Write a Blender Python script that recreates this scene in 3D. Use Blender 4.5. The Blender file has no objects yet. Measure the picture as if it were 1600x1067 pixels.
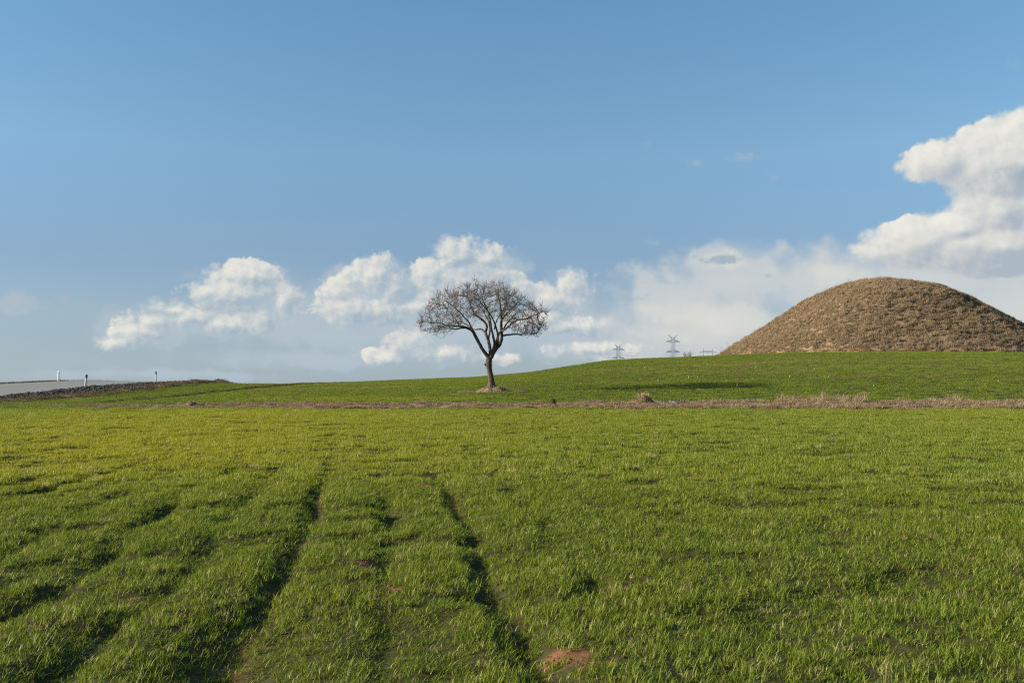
import bpy, math, random
import numpy as np
from mathutils import Vector, Matrix

random.seed(7)
RNG = np.random.default_rng(11)
scene = bpy.context.scene
C = scene.collection
D2R = math.radians

# ------------------------------------------------------------------ camera
F = 1600 * 35 / 36.0
CAMZ, PITCH = 1.7, math.atan((600 - 533.5) / F)
cam_d = bpy.data.cameras.new('camera')
cam_d.lens, cam_d.sensor_width = 35, 36
cam_d.clip_start, cam_d.clip_end = 0.1, 20000
cam = bpy.data.objects.new('camera', cam_d)
cam.location = (0, 0, CAMZ)
cam.rotation_euler = (math.pi / 2 + PITCH, 0, 0)
C.objects.link(cam)
scene.camera = cam


def direction(px, py):
    u, v = (px - 800) / F, (533.5 - py) / F
    return np.array([u, math.cos(PITCH) - v * math.sin(PITCH), math.sin(PITCH) + v * math.cos(PITCH)])


def at(px, py, depth):
    d = direction(px, py)
    return d * (depth / d[1]) + np.array([0, 0, CAMZ])


# ------------------------------------------------------------------ exposure
vs = scene.view_settings
vs.view_transform, vs.look = 'Standard', 'None'
EXPO = 1.0
scene.cycles.use_denoising = False
scene.cycles.filter_width = 1.25
scene.cycles.max_bounces = 6
vs.exposure, vs.gamma = EXPO, 1.0

# ------------------------------------------------------------------ sun
SUN_EL, SUN_AZ = 19.5, -97.0          # azimuth clockwise from +Y (the view axis); the sun stands to the left
sun_dir = Vector((math.sin(D2R(SUN_AZ)) * math.cos(D2R(SUN_EL)),
                  math.cos(D2R(SUN_AZ)) * math.cos(D2R(SUN_EL)), math.sin(D2R(SUN_EL))))
ld = bpy.data.lights.new('sun', 'SUN')
ld.energy, ld.angle, ld.color = 5.0, D2R(0.6), (1.0, 0.89, 0.70)
sun = bpy.data.objects.new('sun', ld)
sun.rotation_euler = (-sun_dir).to_track_quat('-Z', 'Y').to_euler()
C.objects.link(sun)

# ------------------------------------------------------------------ world: sky and clouds
world = bpy.data.worlds.new('World')
scene.world = world
world.use_nodes = True
WN, WL = world.node_tree.nodes, world.node_tree.links
WN.clear()


class G:
    """small helper for writing node graphs"""
    def __init__(self, tree):
        self.t, self.n, self.l = tree, tree.nodes, tree.links

    def put(self, sock, v):
        if isinstance(v, bpy.types.NodeSocket):
            self.l.new(v, sock)
        elif v is not None:
            try:
                sock.default_value = v
            except Exception:
                sock.default_value = (*v, 1.0)

    def math(self, op, a, b=None, c=None, clamp=False):
        n = self.n.new('ShaderNodeMath'); n.operation = op; n.use_clamp = clamp
        for s, v in zip(n.inputs, (a, b, c)):
            self.put(s, v)
        return n.outputs[0]

    def vec(self, op, a, b=None, c=None):
        n = self.n.new('ShaderNodeVectorMath'); n.operation = op
        for s, v in zip(n.inputs, (a, b, c)):
            self.put(s, v)
        return n.outputs['Value'] if op in ('LENGTH', 'DOT_PRODUCT') else n.outputs[0]

    def comb(self, x, y, z=0.0):
        n = self.n.new('ShaderNodeCombineXYZ')
        for s, v in zip(n.inputs, (x, y, z)):
            self.put(s, v)
        return n.outputs[0]

    def noise(self, v, scale, detail=4, rough=0.5, dist=0.0, col=False):
        n = self.n.new('ShaderNodeTexNoise')
        self.put(n.inputs['Vector'], v)
        n.inputs['Scale'].default_value = scale; n.inputs['Detail'].default_value = detail
        n.inputs['Roughness'].default_value = rough; n.inputs['Distortion'].default_value = dist
        return n.outputs['Color' if col else 'Fac']

    def smooth(self, x, lo, hi):
        n = self.n.new('ShaderNodeMapRange'); n.interpolation_type = 'SMOOTHSTEP'
        for s, v in zip(n.inputs, (x, lo, hi, 0.0, 1.0)):
            self.put(s, v)
        return n.outputs[0]

    def mix(self, f, a, b, mode='MIX'):
        n = self.n.new('ShaderNodeMix'); n.data_type = 'RGBA'; n.blend_type = mode
        self.put(n.inputs['Factor'], f); self.put(n.inputs[6], a); self.put(n.inputs[7], b)
        return n.outputs[2]

    def ramp(self, x, stops):
        n = self.n.new('ShaderNodeValToRGB'); e = n.color_ramp.elements
        while len(e) < len(stops):
            e.new(0.5)
        for q, (p, c) in zip(e, stops):
            q.position = p; q.color = (*c, 1)
        self.put(n.inputs[0], x)
        return n.outputs[0]


def srgb(r, g, b):
    f = lambda c: c / 12.92 if c <= 0.04045 else ((c + 0.055) / 1.055) ** 2.4
    return tuple(f(v / 255) for v in (r, g, b))


def sky_xy(px, py):
    """azimuth and elevation of a sky direction, in units of 1/15.55 rad"""
    d = direction(px, py); d = d / np.linalg.norm(d)
    return math.atan2(d[0], d[1]) * F / 100, math.asin(d[2]) * F / 100


def blob_field(name, blobs, amp, scale, k=0.12):
    """distance-like field of soft cloud puffs, roughened by billows"""
    t = bpy.data.node_groups.new(name, 'ShaderNodeTree')
    t.interface.new_socket('P', in_out='INPUT', socket_type='NodeSocketVector')
    t.interface.new_socket('D', in_out='OUTPUT', socket_type='NodeSocketFloat')
    g = G(t)
    gi, go = t.nodes.new('NodeGroupInput'), t.nodes.new('NodeGroupOutput')
    p0 = gi.outputs[0]
    w = g.noise(p0, scale * 0.8, 2, 0.5, col=True)
    w = g.vec('SUBTRACT', w, (0.5, 0.5, 0.5))
    p = g.vec('MULTIPLY_ADD', w, (amp * 1.3, amp * 1.0, 0), p0)
    acc = None
    for (x, y, rx, ry) in blobs:
        cx, cy = sky_xy(x, y)
        rx, ry = rx / 100, ry / 100
        rm = (rx * ry) ** 0.5
        q = g.vec('MULTIPLY_ADD', p, (1 / rx, 1 / ry, 0), (-cx / rx, -cy / ry, 0))
        L = g.vec('LENGTH', q)
        f = g.math('MULTIPLY_ADD', L, -rm, rm)
        acc = f if acc is None else g.math('SMOOTH_MAX', acc, f, k)
    # billows: rounded puffs from two smooth Voronoi octaves plus fine noise
    out = acc
    for s, a in ((scale * 1.3, 0.30), (scale * 3.1, 0.18), (scale * 7.5, 0.08)):
        v = t.nodes.new('ShaderNodeTexVoronoi'); v.feature = 'F1'
        v.voronoi_dimensions = '2D'
        t.links.new(p, v.inputs['Vector']); v.inputs['Scale'].default_value = s
        b = g.math('MULTIPLY_ADD', v.outputs['Distance'], -a * amp * 2.6, a * amp * 1.1)
        out = g.math('ADD', out, b)
    n = g.noise(p, scale * 6, 5, 0.6)
    out = g.math('ADD', out, g.math('MULTIPLY_ADD', n, amp * 0.9, -amp * 0.45))
    t.links.new(out, go.inputs[0])
    return t


def use(g, tree, p):
    n = g.n.new('ShaderNodeGroup'); n.node_tree = tree
    g.l.new(p, n.inputs[0])
    return n.outputs[0]


BODY = [(700, 505, 170, 60), (500, 520, 160, 40), (395, 465, 95, 62), (300, 500, 120, 44), (450, 500, 110, 50), (210, 520, 80, 30), (580, 465, 100, 66), (600, 515, 130, 30), (740, 440, 90, 62),
        (790, 420, 50, 32), (880, 470, 76, 48), (690, 545, 140, 34), (880, 520, 120, 50), (230, 585, 240, 12), (480, 560, 200, 22), (20, 478, 44, 20)]
CUMULUS = [(385, 430, 60, 30), (325, 456, 44, 20), (375, 462, 80, 34), (442, 470, 32, 40), (410, 494, 44, 28), (262, 484, 38, 18), (236, 502, 44, 24),
           (215, 520, 50, 22), (172, 537, 36, 12), (300, 500, 56, 22), (350, 510, 70, 16), (580, 430, 44, 38), (528, 456, 36, 30), (618, 448, 38, 38),
           (545, 484, 60, 30), (600, 484, 60, 28), (712, 398, 44, 38), (674, 424, 40, 34), (756, 400, 34, 28), (725, 436, 70, 40),
           (640, 530, 44, 26), (604, 556, 50, 14), (690, 552, 66, 18), (896, 440, 38, 30), (862, 466, 50, 28), (655, 478, 54, 24),
           (815, 452, 34, 18), (840, 500, 60, 22), (890, 510, 70, 22), (925, 545, 90, 14), (765, 560, 50, 12), (780, 430, 40, 24)]
TOWER = [(1610, 252, 120, 76), (1474, 254, 68, 34), (1524, 262, 60, 46), (1560, 330, 70, 54), (1500, 360, 80, 34), (1440, 376, 84, 38),
         (1390, 390, 56, 22), (1560, 385, 130, 46), (1750, 300, 160, 140)]
VEIL = [(1060, 480, 150, 90), (1160, 440, 160, 64), (1290, 440, 190, 66), (1110, 530, 240, 60), (1450, 450, 220, 72),
        (1640, 480, 220, 100), (975, 530, 120, 50), (1290, 520, 200, 60)]
BRIGHT = [(1110, 500, 110, 34), (1040, 520, 70, 18), (1290, 425, 90, 26), (1150, 405, 60, 18), (1000, 480, 60, 14), (1340, 450, 60, 20), (960, 555, 60, 10), (1370, 400, 60, 18), (950, 500, 30, 26)]
SHREDS = [(1594, 274, 44, 22), (985, 468, 28, 8), (1030, 442, 28, 5), (1206, 408, 11, 8), (960, 440, 16, 8), (1130, 402, 40, 10), (1040, 412, 30, 8),
          (1195, 432, 15, 5), (935, 463, 18, 6)]
WISPS = [(1160, 247, 30, 10), (1084, 255, 18, 9), (1018, 229, 16, 7), (1575, 103, 14, 8), (1025, 378, 20, 7),
         (225, 448, 30, 8), (130, 472, 26, 10), (100, 467, 18, 10), (1210, 280, 8, 8), (25, 468, 32, 18), (330, 436, 60, 14)]

g = G(world.node_tree)
tc = WN.new('ShaderNodeTexCoord')
sep = WN.new('ShaderNodeSeparateXYZ')
WL.new(tc.outputs['Generated'], sep.inputs[0])
az = g.math('ARCTAN2', sep.outputs[0], sep.outputs[1])
el = g.math('ARCSINE', sep.outputs[2])
P = g.comb(g.math('MULTIPLY', az, F / 100), g.math('MULTIPLY', el, F / 100), 0.0)

sky = WN.new('ShaderNodeTexSky')
sky.sky_type, sky.sun_disc = 'NISHITA', False
sky.sun_elevation, sky.sun_rotation = D2R(SUN_EL), D2R(SUN_AZ)
sky.altitude, sky.air_density, sky.dust_density, sky.ozone_density = 900, 1.0, 0.6, 2.0
elp = g.math('MULTIPLY', el, F / 100)
SKY_GAIN = g.ramp(g.math('MULTIPLY', elp, 1 / 6.0), [(0.0, (.36, .42, .57)), (.30, (.44, .53, .65)), (.58, (.77, .88, .86)), (.93, (.77, 1.0, 1.0))])
base = g.mix(1.0, sky.outputs[0], SKY_GAIN, 'MULTIPLY')
K = 0.085                              # background strength; cloud colours below are divided by it


def lum(c):
    return tuple(v / K / 2 ** EXPO for v in c)


# low, wide haze layer over the horizon
hz = g.math('SUBTRACT', 1.0, g.smooth(elp, -0.4, 3.6))
hn = g.noise(g.vec('MULTIPLY', P, (0.35, 1.6, 1)), 1.0, 5, 0.55)
hz = g.math('MULTIPLY', hz, g.math('MULTIPLY_ADD', hn, 0.6, 0.35), clamp=True)
col = g.mix(hz, base, lum(srgb(172, 190, 202)))


def layer(col, name, blobs, amp, scale, edge, hi, mid, lo, step, gain, cover=1.0, k=0.12, lit=True, big=0.0, wool=1.6):
    t = blob_field(name, blobs, amp, scale, k)
    a = use(g, t, P)
    alpha = g.smooth(a, -0.02, g.math('MULTIPLY_ADD', soft, edge * wool, edge * 0.5))
    alpha = g.math('MULTIPLY', alpha, cover)
    if lit:
        b = use(g, t, g.vec('ADD', P, (-step * 0.75, step * 0.66, 0)))
        light = g.math('MULTIPLY_ADD', g.math('SUBTRACT', a, b), gain, 0.47)
        if big:
            b2 = use(g, t, g.vec('ADD', P, (-step * 2.2, step * 2.4, 0)))
            light = g.math('ADD', light, g.math('MULTIPLY', g.math('SUBTRACT', g.math('MAXIMUM', b2, -0.15), 0.05), -big))
    else:
        light = g.math('MULTIPLY_ADD', a, gain, 0.2)
    c = g.ramp(light, [(0.0, lo), (0.45, mid), (0.95, hi)])
    c = g.vec('SCALE', c)
    c.node.inputs['Scale'].default_value = 1 / K / 2 ** EXPO
    return g.mix(alpha, col, c)


soft = g.smooth(g.noise(P, 1.3, 2, 0.5), 0.38, 0.66)
col = layer(col, 'veil', VEIL, 0.35, 0.9, 0.5, srgb(214, 216, 212), srgb(198, 205, 208), srgb(178, 192, 202), 0.2, 0.5, 0.9, 0.3, False)
col = layer(col, 'body', BODY, 0.20, 1.4, 0.34, srgb(188, 200, 206), srgb(180, 194, 204), srgb(168, 186, 199), 0.2, 0.5, 0.86, 0.3, False)
col = layer(col, 'bright_bank', BRIGHT, 0.30, 1.1, 0.35, srgb(226, 224, 214), srgb(214, 215, 210), srgb(200, 206, 208), 0.15, 0.9, 0.85, 0.3, False)
col = layer(col, 'wisps', WISPS, 0.16, 3.0, 0.22, srgb(190, 200, 206), srgb(172, 188, 200), srgb(160, 180, 196), 0.05, 1.0, 0.6, 0.12, False)
col = layer(col, 'cumulus', CUMULUS, 0.22, 1.9, 0.11, srgb(238, 234, 222), srgb(200, 206, 208), srgb(164, 182, 196), 0.10, 2.5, 0.84, big=0.60, wool=3.0)
col = layer(col, 'tower', TOWER, 0.15, 1.4, 0.08, srgb(238, 236, 226), srgb(208, 210, 208), srgb(172, 184, 195), 0.12, 2.2, 0.98, big=0.45)
col = layer(col, 'shreds', SHREDS, 0.18, 3.0, 0.22, srgb(150, 170, 186), srgb(146, 168, 186), srgb(150, 172, 188), 0.04, 1.0, 0.72, 0.12, False)
# the sky below the horizon line is never seen; it only fills the sphere
bg = WN.new('ShaderNodeBackground')
WL.new(col, bg.inputs[0]); bg.inputs[1].default_value = K
wo = WN.new('ShaderNodeOutputWorld')
WL.new(bg.outputs[0], wo.inputs[0])
world.cycles.sampling_method = 'NONE'
world.cycles.sample_map_resolution = 512


# ------------------------------------------------------------------ numeric helpers
def hash2(ix, iy, seed):
    h = (ix * 374761393 + iy * 668265263 + seed * 1442695041) & 0xFFFFFFFF
    h = ((h ^ (h >> 13)) * 1274126177) & 0xFFFFFFFF
    return ((h ^ (h >> 16)) & 0xFFFFFF) / float(0xFFFFFF)


def vnoise(x, y, seed=0):
    x, y = np.asarray(x, float), np.asarray(y, float)
    ix, iy = np.floor(x).astype(np.int64), np.floor(y).astype(np.int64)
    fx, fy = x - ix, y - iy
    fx, fy = fx * fx * (3 - 2 * fx), fy * fy * (3 - 2 * fy)
    a, b = hash2(ix, iy, seed), hash2(ix + 1, iy, seed)
    c, d = hash2(ix, iy + 1, seed), hash2(ix + 1, iy + 1, seed)
    return a + (b - a) * fx + (c - a) * fy + (a - b - c + d) * fx * fy


def fbm(x, y, seed=0, octs=4):
    s, a, tot = 0, 0.5, 0
    for o in range(octs):
        s = s + a * vnoise(x * 2 ** o + 17 * o, y * 2 ** o - 9 * o, seed + o); tot += a; a *= 0.5
    return s / tot


def sstep(x, lo, hi):
    t = np.clip((np.asarray(x, float) - lo) / (hi - lo), 0, 1)
    return t * t * (3 - 2 * t)


# ------------------------------------------------------------------ terrain
YB, YC = 45.0, 125.0
_cp = [(-900, 601), (0, 599), (300, 600), (460, 600), (550, 597), (740, 590), (830, 582), (900, 571), (950, 563.5), (1000, 560.5),
       (1050, 559), (1130, 554.5), (1250, 551), (1400, 549.5), (1600, 551), (2400, 560)]
CX = np.array([(p - 800) / F * YC for p, _ in _cp])
CZ = np.array([CAMZ + YC * (600 - q) / F for _, q in _cp])
LY = np.array([0, 30, 45, 55, 63, 71, 80, 87, 96, 115, 150, 300])
LZ = np.array([0, .42, .60, .72, .82, 1.12, 1.48, 1.66, 1.70, 1.45, .3, -4])
RY = np.array([0, 30, 45, 60, 75, 90, 100, 120, 160, 300, 5000])
RZ = np.array([-.3, .05, .35, .84, 1.50, 1.86, 1.86, 1.5, .2, -5, -60])
RX0, RX1 = -39.6, -32.0                 # road edges
ROWS = [(-6.3, .4), (-5.4, .4), (-4.4, .55), (-3.5, .6), (-2.62, .95), (-1.75, .7), (-.86, 1.0), (.06, .8), (.93, 1.0), (1.8, .45),
        (2.7, .35), (3.6, .4), (4.5, .3), (5.4, .3), (6.3, .3)]


def row_mask(x, y):
    """how strongly a point lies in one of the old furrows of the near field, 0..1"""
    s = x + 0.135 * y + 0.10 * (vnoise(x * .4 + 3, y * .35, 5) - .5) * 2 + .07 * (fbm(x * 1.1 + 9, y * 1.0, 6, 3) - .5) * 2
    m = np.zeros_like(s)
    for i, (c, w) in enumerate(ROWS):
        brk = sstep(fbm(y * .8 + 7 * i, x * 1.2 + i, 40 + i, 3), .36, .60)
        if i in (6, 8): brk = np.maximum(brk, .75 * sstep(-y, -9.5, -8))
        m = np.maximum(m, w * ((.38 if w > .75 else .10) + (.62 if w > .75 else .90) * brk) * np.exp(-((s - c) / (.14 + (.20 * sstep(-y, -8.5, -5.5) if i == 6 else 0))) ** 2))
    return m * sstep(-y, -24, -12) + .25 * np.exp(-((x + 6.7) / .14) ** 2) * sstep(y, 10, 12) * sstep(-y, -22, -18) * 3


def hollow_mask(x, y):
    return sstep(fbm(x * 1.5 + 50, y * 1.2, 71, 3), .56, .72)




def ground_point(px, py, lo=3.0, hi=140.0):
    """first point of the ground under an image position"""
    d = direction(px, py)
    ys = np.arange(lo, hi, .05)
    xs = d[0] / d[1] * ys; zs = CAMZ + d[2] / d[1] * ys
    below = np.nonzero(zs < terrain(xs, ys, False))[0]
    k = below[0] if len(below) else len(ys) - 1
    return float(xs[k]), float(ys[k])


def terrain(x, y, micro=True):
    x, y = np.asarray(x, float), np.asarray(y, float)
    xc = np.interp(x, CX, CX)
    zc = np.interp(x, CX, CZ)
    p = 1.55 - .40 * sstep(x, -4, 14)
    t = np.clip((y - YB) / (YC - YB), 0, 1)
    near = .014 * np.minimum(y, YB) * 1.0
    S = 1 - (1 - t) ** p
    z = near + (zc - .014 * YB) * S
    right = sstep(x, 10, 40)
    back = sstep(y, YC + 20 + 130 * right, 900 + 300 * right) * (1 - .55 * right)
    z = z - back * 9 - sstep(y, 900, 5000) * 50
    zl = np.interp(y, LY, LZ)
    zl = zl - sstep(y, 300, 5000) * 60
    wl = sstep(-x, 15, 26)
    z = z * (1 - wl) + zl * wl
    # road bed on the left
    zr = np.interp(y, RY, RZ) + .02 * (RX1 - np.clip(x, RX0, RX1))
    wr = 1 - sstep(x, RX1 + .35, RX1 + 3.2)
    wr = wr * (1 - sstep(-x, -RX0 + 1.2, -RX0 + 6) * .5)
    z = z * (1 - wr) + zr * wr
    z = z - .03 * wr
    if micro:
        nearw = sstep(-y, -60, -25)
        z = z + .05 * (fbm(x * .8, y * .8, 3, 3) - .5) * nearw + .10 * (fbm(x * .12, y * .12, 9, 3) - .5) * sstep(y, 4, 15) * (1 - wr)
        z = z - .095 * row_mask(x, y) * (1 + .7 * sstep(-y, -9, -6) * sstep(-(x + .135 * y), .2, .5) * sstep(x + .135 * y, -1.5, -1.2)) - .045 * hollow_mask(x, y) * nearw + .045 * (fbm(x * 2.3, y * 1.9, 15, 3) - .5) * nearw
        st = strip_mask(x, y)
        z = z + st * (.26 * fbm(x * 1.5, y * 1.3, 21, 4) - .06)
        z = z - .12 * ditch_mask(x, y) + .10 * np.exp(-((x - ditch_x(y) + .6) / .35) ** 2) * sstep(y, 48, 56) * (1 - sstep(y, 115, 130))
        vg = verge_mask(x, y)
        z = z + vg * ((.30 + .35 * sstep(y, 74, 84)) * fbm(x * 1.1, y * .6, 33, 3) - .05)
    return z


def strip_mask(x, y):
    """the unploughed strip between the two fields"""
    yy = y - 45.6 - 1.0 * (fbm(x * .10, x * 0, 12, 3) - .5) - 3.0 * (fbm(x * .55, y * .35, 13, 4) - .5) + .012 * x
    w = 2.6 - .6 * sstep(-x, 8, 20)
    m = sstep(yy, -w, -w + .7) * (1 - sstep(yy, w - .8, w))
    return m * (1 - .35 * sstep(-x, 7, 15)) * (1 - .75 * sstep(-x, 17, 24)) * sstep(-np.abs(x), -400, -200)


def ditch_x(y):
    return -21.0 + (y - 56) * .055 + .5 * (vnoise(y * .1, y * 0, 77) - .5)


def ditch_mask(x, y):
    return np.exp(-((x - ditch_x(y)) / .35) ** 2) * sstep(y, 48, 56) * (1 - sstep(y, 118, 130))


def verge_mask(x, y):
    return np.exp(-((x + 28.0 + .4 * (vnoise(y * .2, y * 0, 4) - .5)) / .95) ** 2) * sstep(y, 48, 56) * (1 - sstep(y, 95, 104))


SOIL = []
for px, py, rx, ry in ((583, 750, .34, .8), (660, 757, .28, .5), (712, 766, .13, .25), (575, 877, .16, .30), (880, 1022, .20, .19),
                       (925, 1040, .18, .13), (612, 915, .10, .20), (575, 930, .12, .16), (785, 965, .14, .18), (1005, 905, .12, .2),
                       (290, 960, .07, .12), (300, 905, .08, .1), (640, 1062, .1, .06), (960, 1062, .16, .05), (300, 740, .3, .3), (210, 700, .8, .4)):
    X, Y = ground_point(px, py)
    SOIL.append((X, Y, rx * .72, ry * .72))


def soil_mask(x, y):
    m = np.zeros(np.shape(x))
    n = 1.3 * (fbm(x * 5, y * 5, 61, 3) - .5) * 2 - .15
    for (X, Y, rx, ry) in SOIL:
        m = np.maximum(m, sstep(1 - np.hypot((x - X) / rx, (y - Y) / ry) + n, .05, .35))
    return m


def streak_mask(x, y):
    """reddish bare streaks running along the hillside"""
    n = fbm(x * .06 + y * .05, y * .22 - x * .035 + 3 * vnoise(x * .05, y * .05, 92), 91, 5)
    return .7 * sstep(n, .56, .72) * sstep(y, 60, 72) * sstep(x, -12, 5)


# ------------------------------------------------------------------ objects and meshes
def tag(o, label=None, cat=None, group=None, kind=None):
    if label: o['label'] = label
    if cat: o['category'] = cat
    if group: o['group'] = group
    if kind: o['kind'] = kind
    return o


def empty(name, loc, rz=0.0):
    o = bpy.data.objects.new(name, None)
    o.location = loc; o.rotation_euler = (0, 0, rz)
    C.objects.link(o)
    return o


def mesh_obj(name, V, Fc, mat, parent=None, smooth=False, link=True):
    me = bpy.data.meshes.new(name)
    V = np.asarray(V, float)
    if isinstance(Fc, np.ndarray):
        n, k = Fc.shape
        me.vertices.add(len(V)); me.vertices.foreach_set('co', V.ravel())
        me.loops.add(n * k); me.loops.foreach_set('vertex_index', Fc.ravel().astype(np.int32))
        me.polygons.add(n)
        me.polygons.foreach_set('loop_start', np.arange(0, n * k, k, dtype=np.int32))
        me.polygons.foreach_set('loop_total', np.full(n, k, dtype=np.int32))
        me.update(calc_edges=True)
    else:
        me.from_pydata([tuple(v) for v in V], [], Fc); me.update()
    if mat: me.materials.append(mat)
    if smooth:
        me.polygons.foreach_set('use_smooth', np.ones(len(me.polygons), bool))
    o = bpy.data.objects.new(name, me)
    if link: C.objects.link(o)
    if parent: o.parent = parent
    return o


class MB:
    """collects tubes, boxes and blobs into one mesh"""
    def __init__(self): self.v, self.f = [], []

    def tube(self, pts, rad, n=6, cap=True):
        pts = [Vector(p) for p in pts]
        base = len(self.v)
        up = None
        for i, p in enumerate(pts):
            a = pts[max(i - 1, 0)]; b = pts[min(i + 1, len(pts) - 1)]
            t = (b - a)
            t = t.normalized() if t.length > 1e-9 else Vector((0, 0, 1))
            if up is None:
                up = t.orthogonal().normalized()
            up = (up - t * up.dot(t))
            up = up.normalized() if up.length > 1e-6 else t.orthogonal().normalized()
            s = t.cross(up)
            for k in range(n):
                a_ = 2 * math.pi * k / n
                self.v.append(p + (up * math.cos(a_) + s * math.sin(a_)) * rad[i])
        for i in range(len(pts) - 1):
            for k in range(n):
                k2 = (k + 1) % n
                self.f.append((base + i * n + k, base + i * n + k2, base + (i + 1) * n + k2, base + (i + 1) * n + k))
        if cap:
            self.f.append(tuple(base + k for k in range(n))[::-1])
            self.f.append(tuple(base + (len(pts) - 1) * n + k for k in range(n)))
        return self

    def box(self, c, s, rz=0.0):
        b = len(self.v); ca, sa = math.cos(rz), math.sin(rz)
        for dz in (-.5, .5):
            for dx, dy in ((-.5, -.5), (.5, -.5), (.5, .5), (-.5, .5)):
                x, y = dx * s[0], dy * s[1]
                self.v.append(Vector((c[0] + x * ca - y * sa, c[1] + x * sa + y * ca, c[2] + dz * s[2])))
        for q in ((3, 2, 1, 0), (4, 5, 6, 7), (0, 1, 5, 4), (1, 2, 6, 5), (2, 3, 7, 6), (3, 0, 4, 7)):
            self.f.append(tuple(b + i for i in q))
        return self

    def blade(self, p, d, L, w, droop, n=4):
        """a curved flat leaf"""
        b = len(self.v); d = Vector(d).normalized(); s = d.cross(Vector((0, 0, 1)))
        s = s.normalized() if s.length > 1e-4 else Vector((1, 0, 0))
        q = Vector(p)
        for i in range(n):
            ww = w * (1 - (i / (n - .6)) ** 1.6) * .5
            self.v += [q - s * ww, q + s * ww]
            q = q + d * (L / (n - 1)); d = (d + Vector((0, 0, -droop))).normalized()
        for i in range(n - 1):
            self.f.append((b + 2 * i, b + 2 * i + 1, b + 2 * i + 3, b + 2 * i + 2))
        return self

    def build(self, name, mat, parent=None, smooth=False, link=True):
        return mesh_obj(name, [tuple(v) for v in self.v], self.f, mat, parent, smooth, link)


# ------------------------------------------------------------------ materials
def new_mat(name):
    m = bpy.data.materials.new(name); m.use_nodes = True
    g = G(m.node_tree); g.n.clear()
    out = g.n.new('ShaderNodeOutputMaterial')
    return m, g, out


def attr(g, name, kind='GEOMETRY'):
    n = g.n.new('ShaderNodeAttribute'); n.attribute_name = name; n.attribute_type = kind
    return n


def principled(g, col, rough, spec=0.3, bump=None, bstr=.4, bdist=.02):
    b = g.n.new('ShaderNodeBsdfPrincipled')
    g.put(b.inputs['Base Color'], col); g.put(b.inputs['Roughness'], rough)
    b.inputs['Specular IOR Level'].default_value = spec
    if bump is not None:
        bn = g.n.new('ShaderNodeBump'); bn.inputs['Strength'].default_value = bstr; bn.inputs['Distance'].default_value = bdist
        g.l.new(bump, bn.inputs['Height']); g.l.new(bn.outputs[0], b.inputs['Normal'])
    return b.outputs[0]


def simple(name, c1, c2, scale, rough=.8, spec=.2, detail=5, bstr=.4, bdist=.02):
    m, g, out = new_mat(name)
    tc = g.n.new('ShaderNodeTexCoord')
    n = g.noise(tc.outputs['Object'], scale, detail, .6)
    c = g.ramp(n, [(.3, c1), (.7, c2)])
    g.l.new(principled(g, c, rough, spec, n, bstr, bdist), out.inputs[0])
    return m


def leaf_mat(name, dark, light, yellow, dry, trans=.35, rough=.5, spec=.25):
    """blades: per-instance 'tint' (0 deep green .. 1 yellow green), 'dryness', and per-blade 'rnd'"""
    m, g, out = new_mat(name)
    ti = attr(g, 'tint', 'INSTANCER').outputs['Fac']
    dr = attr(g, 'dryness', 'INSTANCER').outputs['Fac']
    rn = attr(g, 'rnd').outputs['Fac']
    tp = attr(g, 'tip').outputs['Fac']
    c = g.mix(rn, dark, light)
    c = g.mix(ti, c, yellow)
    old = g.smooth(g.math('ADD', rn, g.math('MULTIPLY', tp, .12)), .93, 1.0)
    c = g.mix(g.math('MULTIPLY', old, .55), c, dry)
    c = g.mix(dr, c, dry)
    p = principled(g, c, rough, spec)
    tr = g.n.new('ShaderNodeBsdfTranslucent'); g.l.new(g.mix(1.0, c, (1.15, 1.15, .6), 'MULTIPLY'), tr.inputs[0])
    mx = g.n.new('ShaderNodeMixShader'); mx.inputs[0].default_value = trans
    g.l.new(p, mx.inputs[1]); g.l.new(tr.outputs[0], mx.inputs[2]); g.l.new(mx.outputs[0], out.inputs[0])
    return m


M_GRASS = leaf_mat('grass_blades', (.050, .088, .009), (.240, .318, .030), (.305, .300, .014), (.52, .43, .20), .38, .5, .22)
M_GRASS_FAR = leaf_mat('young_crop_blades', (.072, .118, .010), (.145, .210, .019), (.265, .290, .010), (.34, .26, .12), .38, .5, .15)
M_STRAW = leaf_mat('straw_blades', (.125, .082, .048), (.365, .272, .182), (.075, .062, .034), (.44, .33, .21), .15, .8, .1)

# ground: soil under the crop, dry earth on the strip, reddish streaks, far green
m, g, out = new_mat('field_soil')
M_GROUND = m
gm = g.n.new('ShaderNodeNewGeometry')
n1 = g.noise(gm.outputs['Position'], 9, 6, .65)
n2 = g.noise(gm.outputs['Position'], .35, 4, .5)
soil = g.ramp(n1, [(.3, (.12, .052, .026)), (.7, (.29, .135, .070))])
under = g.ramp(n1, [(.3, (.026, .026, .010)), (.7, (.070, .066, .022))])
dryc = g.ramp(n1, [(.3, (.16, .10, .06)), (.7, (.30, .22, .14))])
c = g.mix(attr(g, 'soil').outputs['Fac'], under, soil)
rustc = g.ramp(n1, [(.3, (.17, .085, .05)), (.7, (.34, .20, .125))])
c = g.mix(attr(g, 'dry').outputs['Fac'], c, g.mix(g.smooth(n2, .42, .58), dryc, rustc))
c = g.mix(g.math('MULTIPLY', g.smooth(n2, .5, .75), .25), c, soil)
g.l.new(principled(g, c, .95, .1, n1, .7, .03), out.inputs[0])

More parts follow.
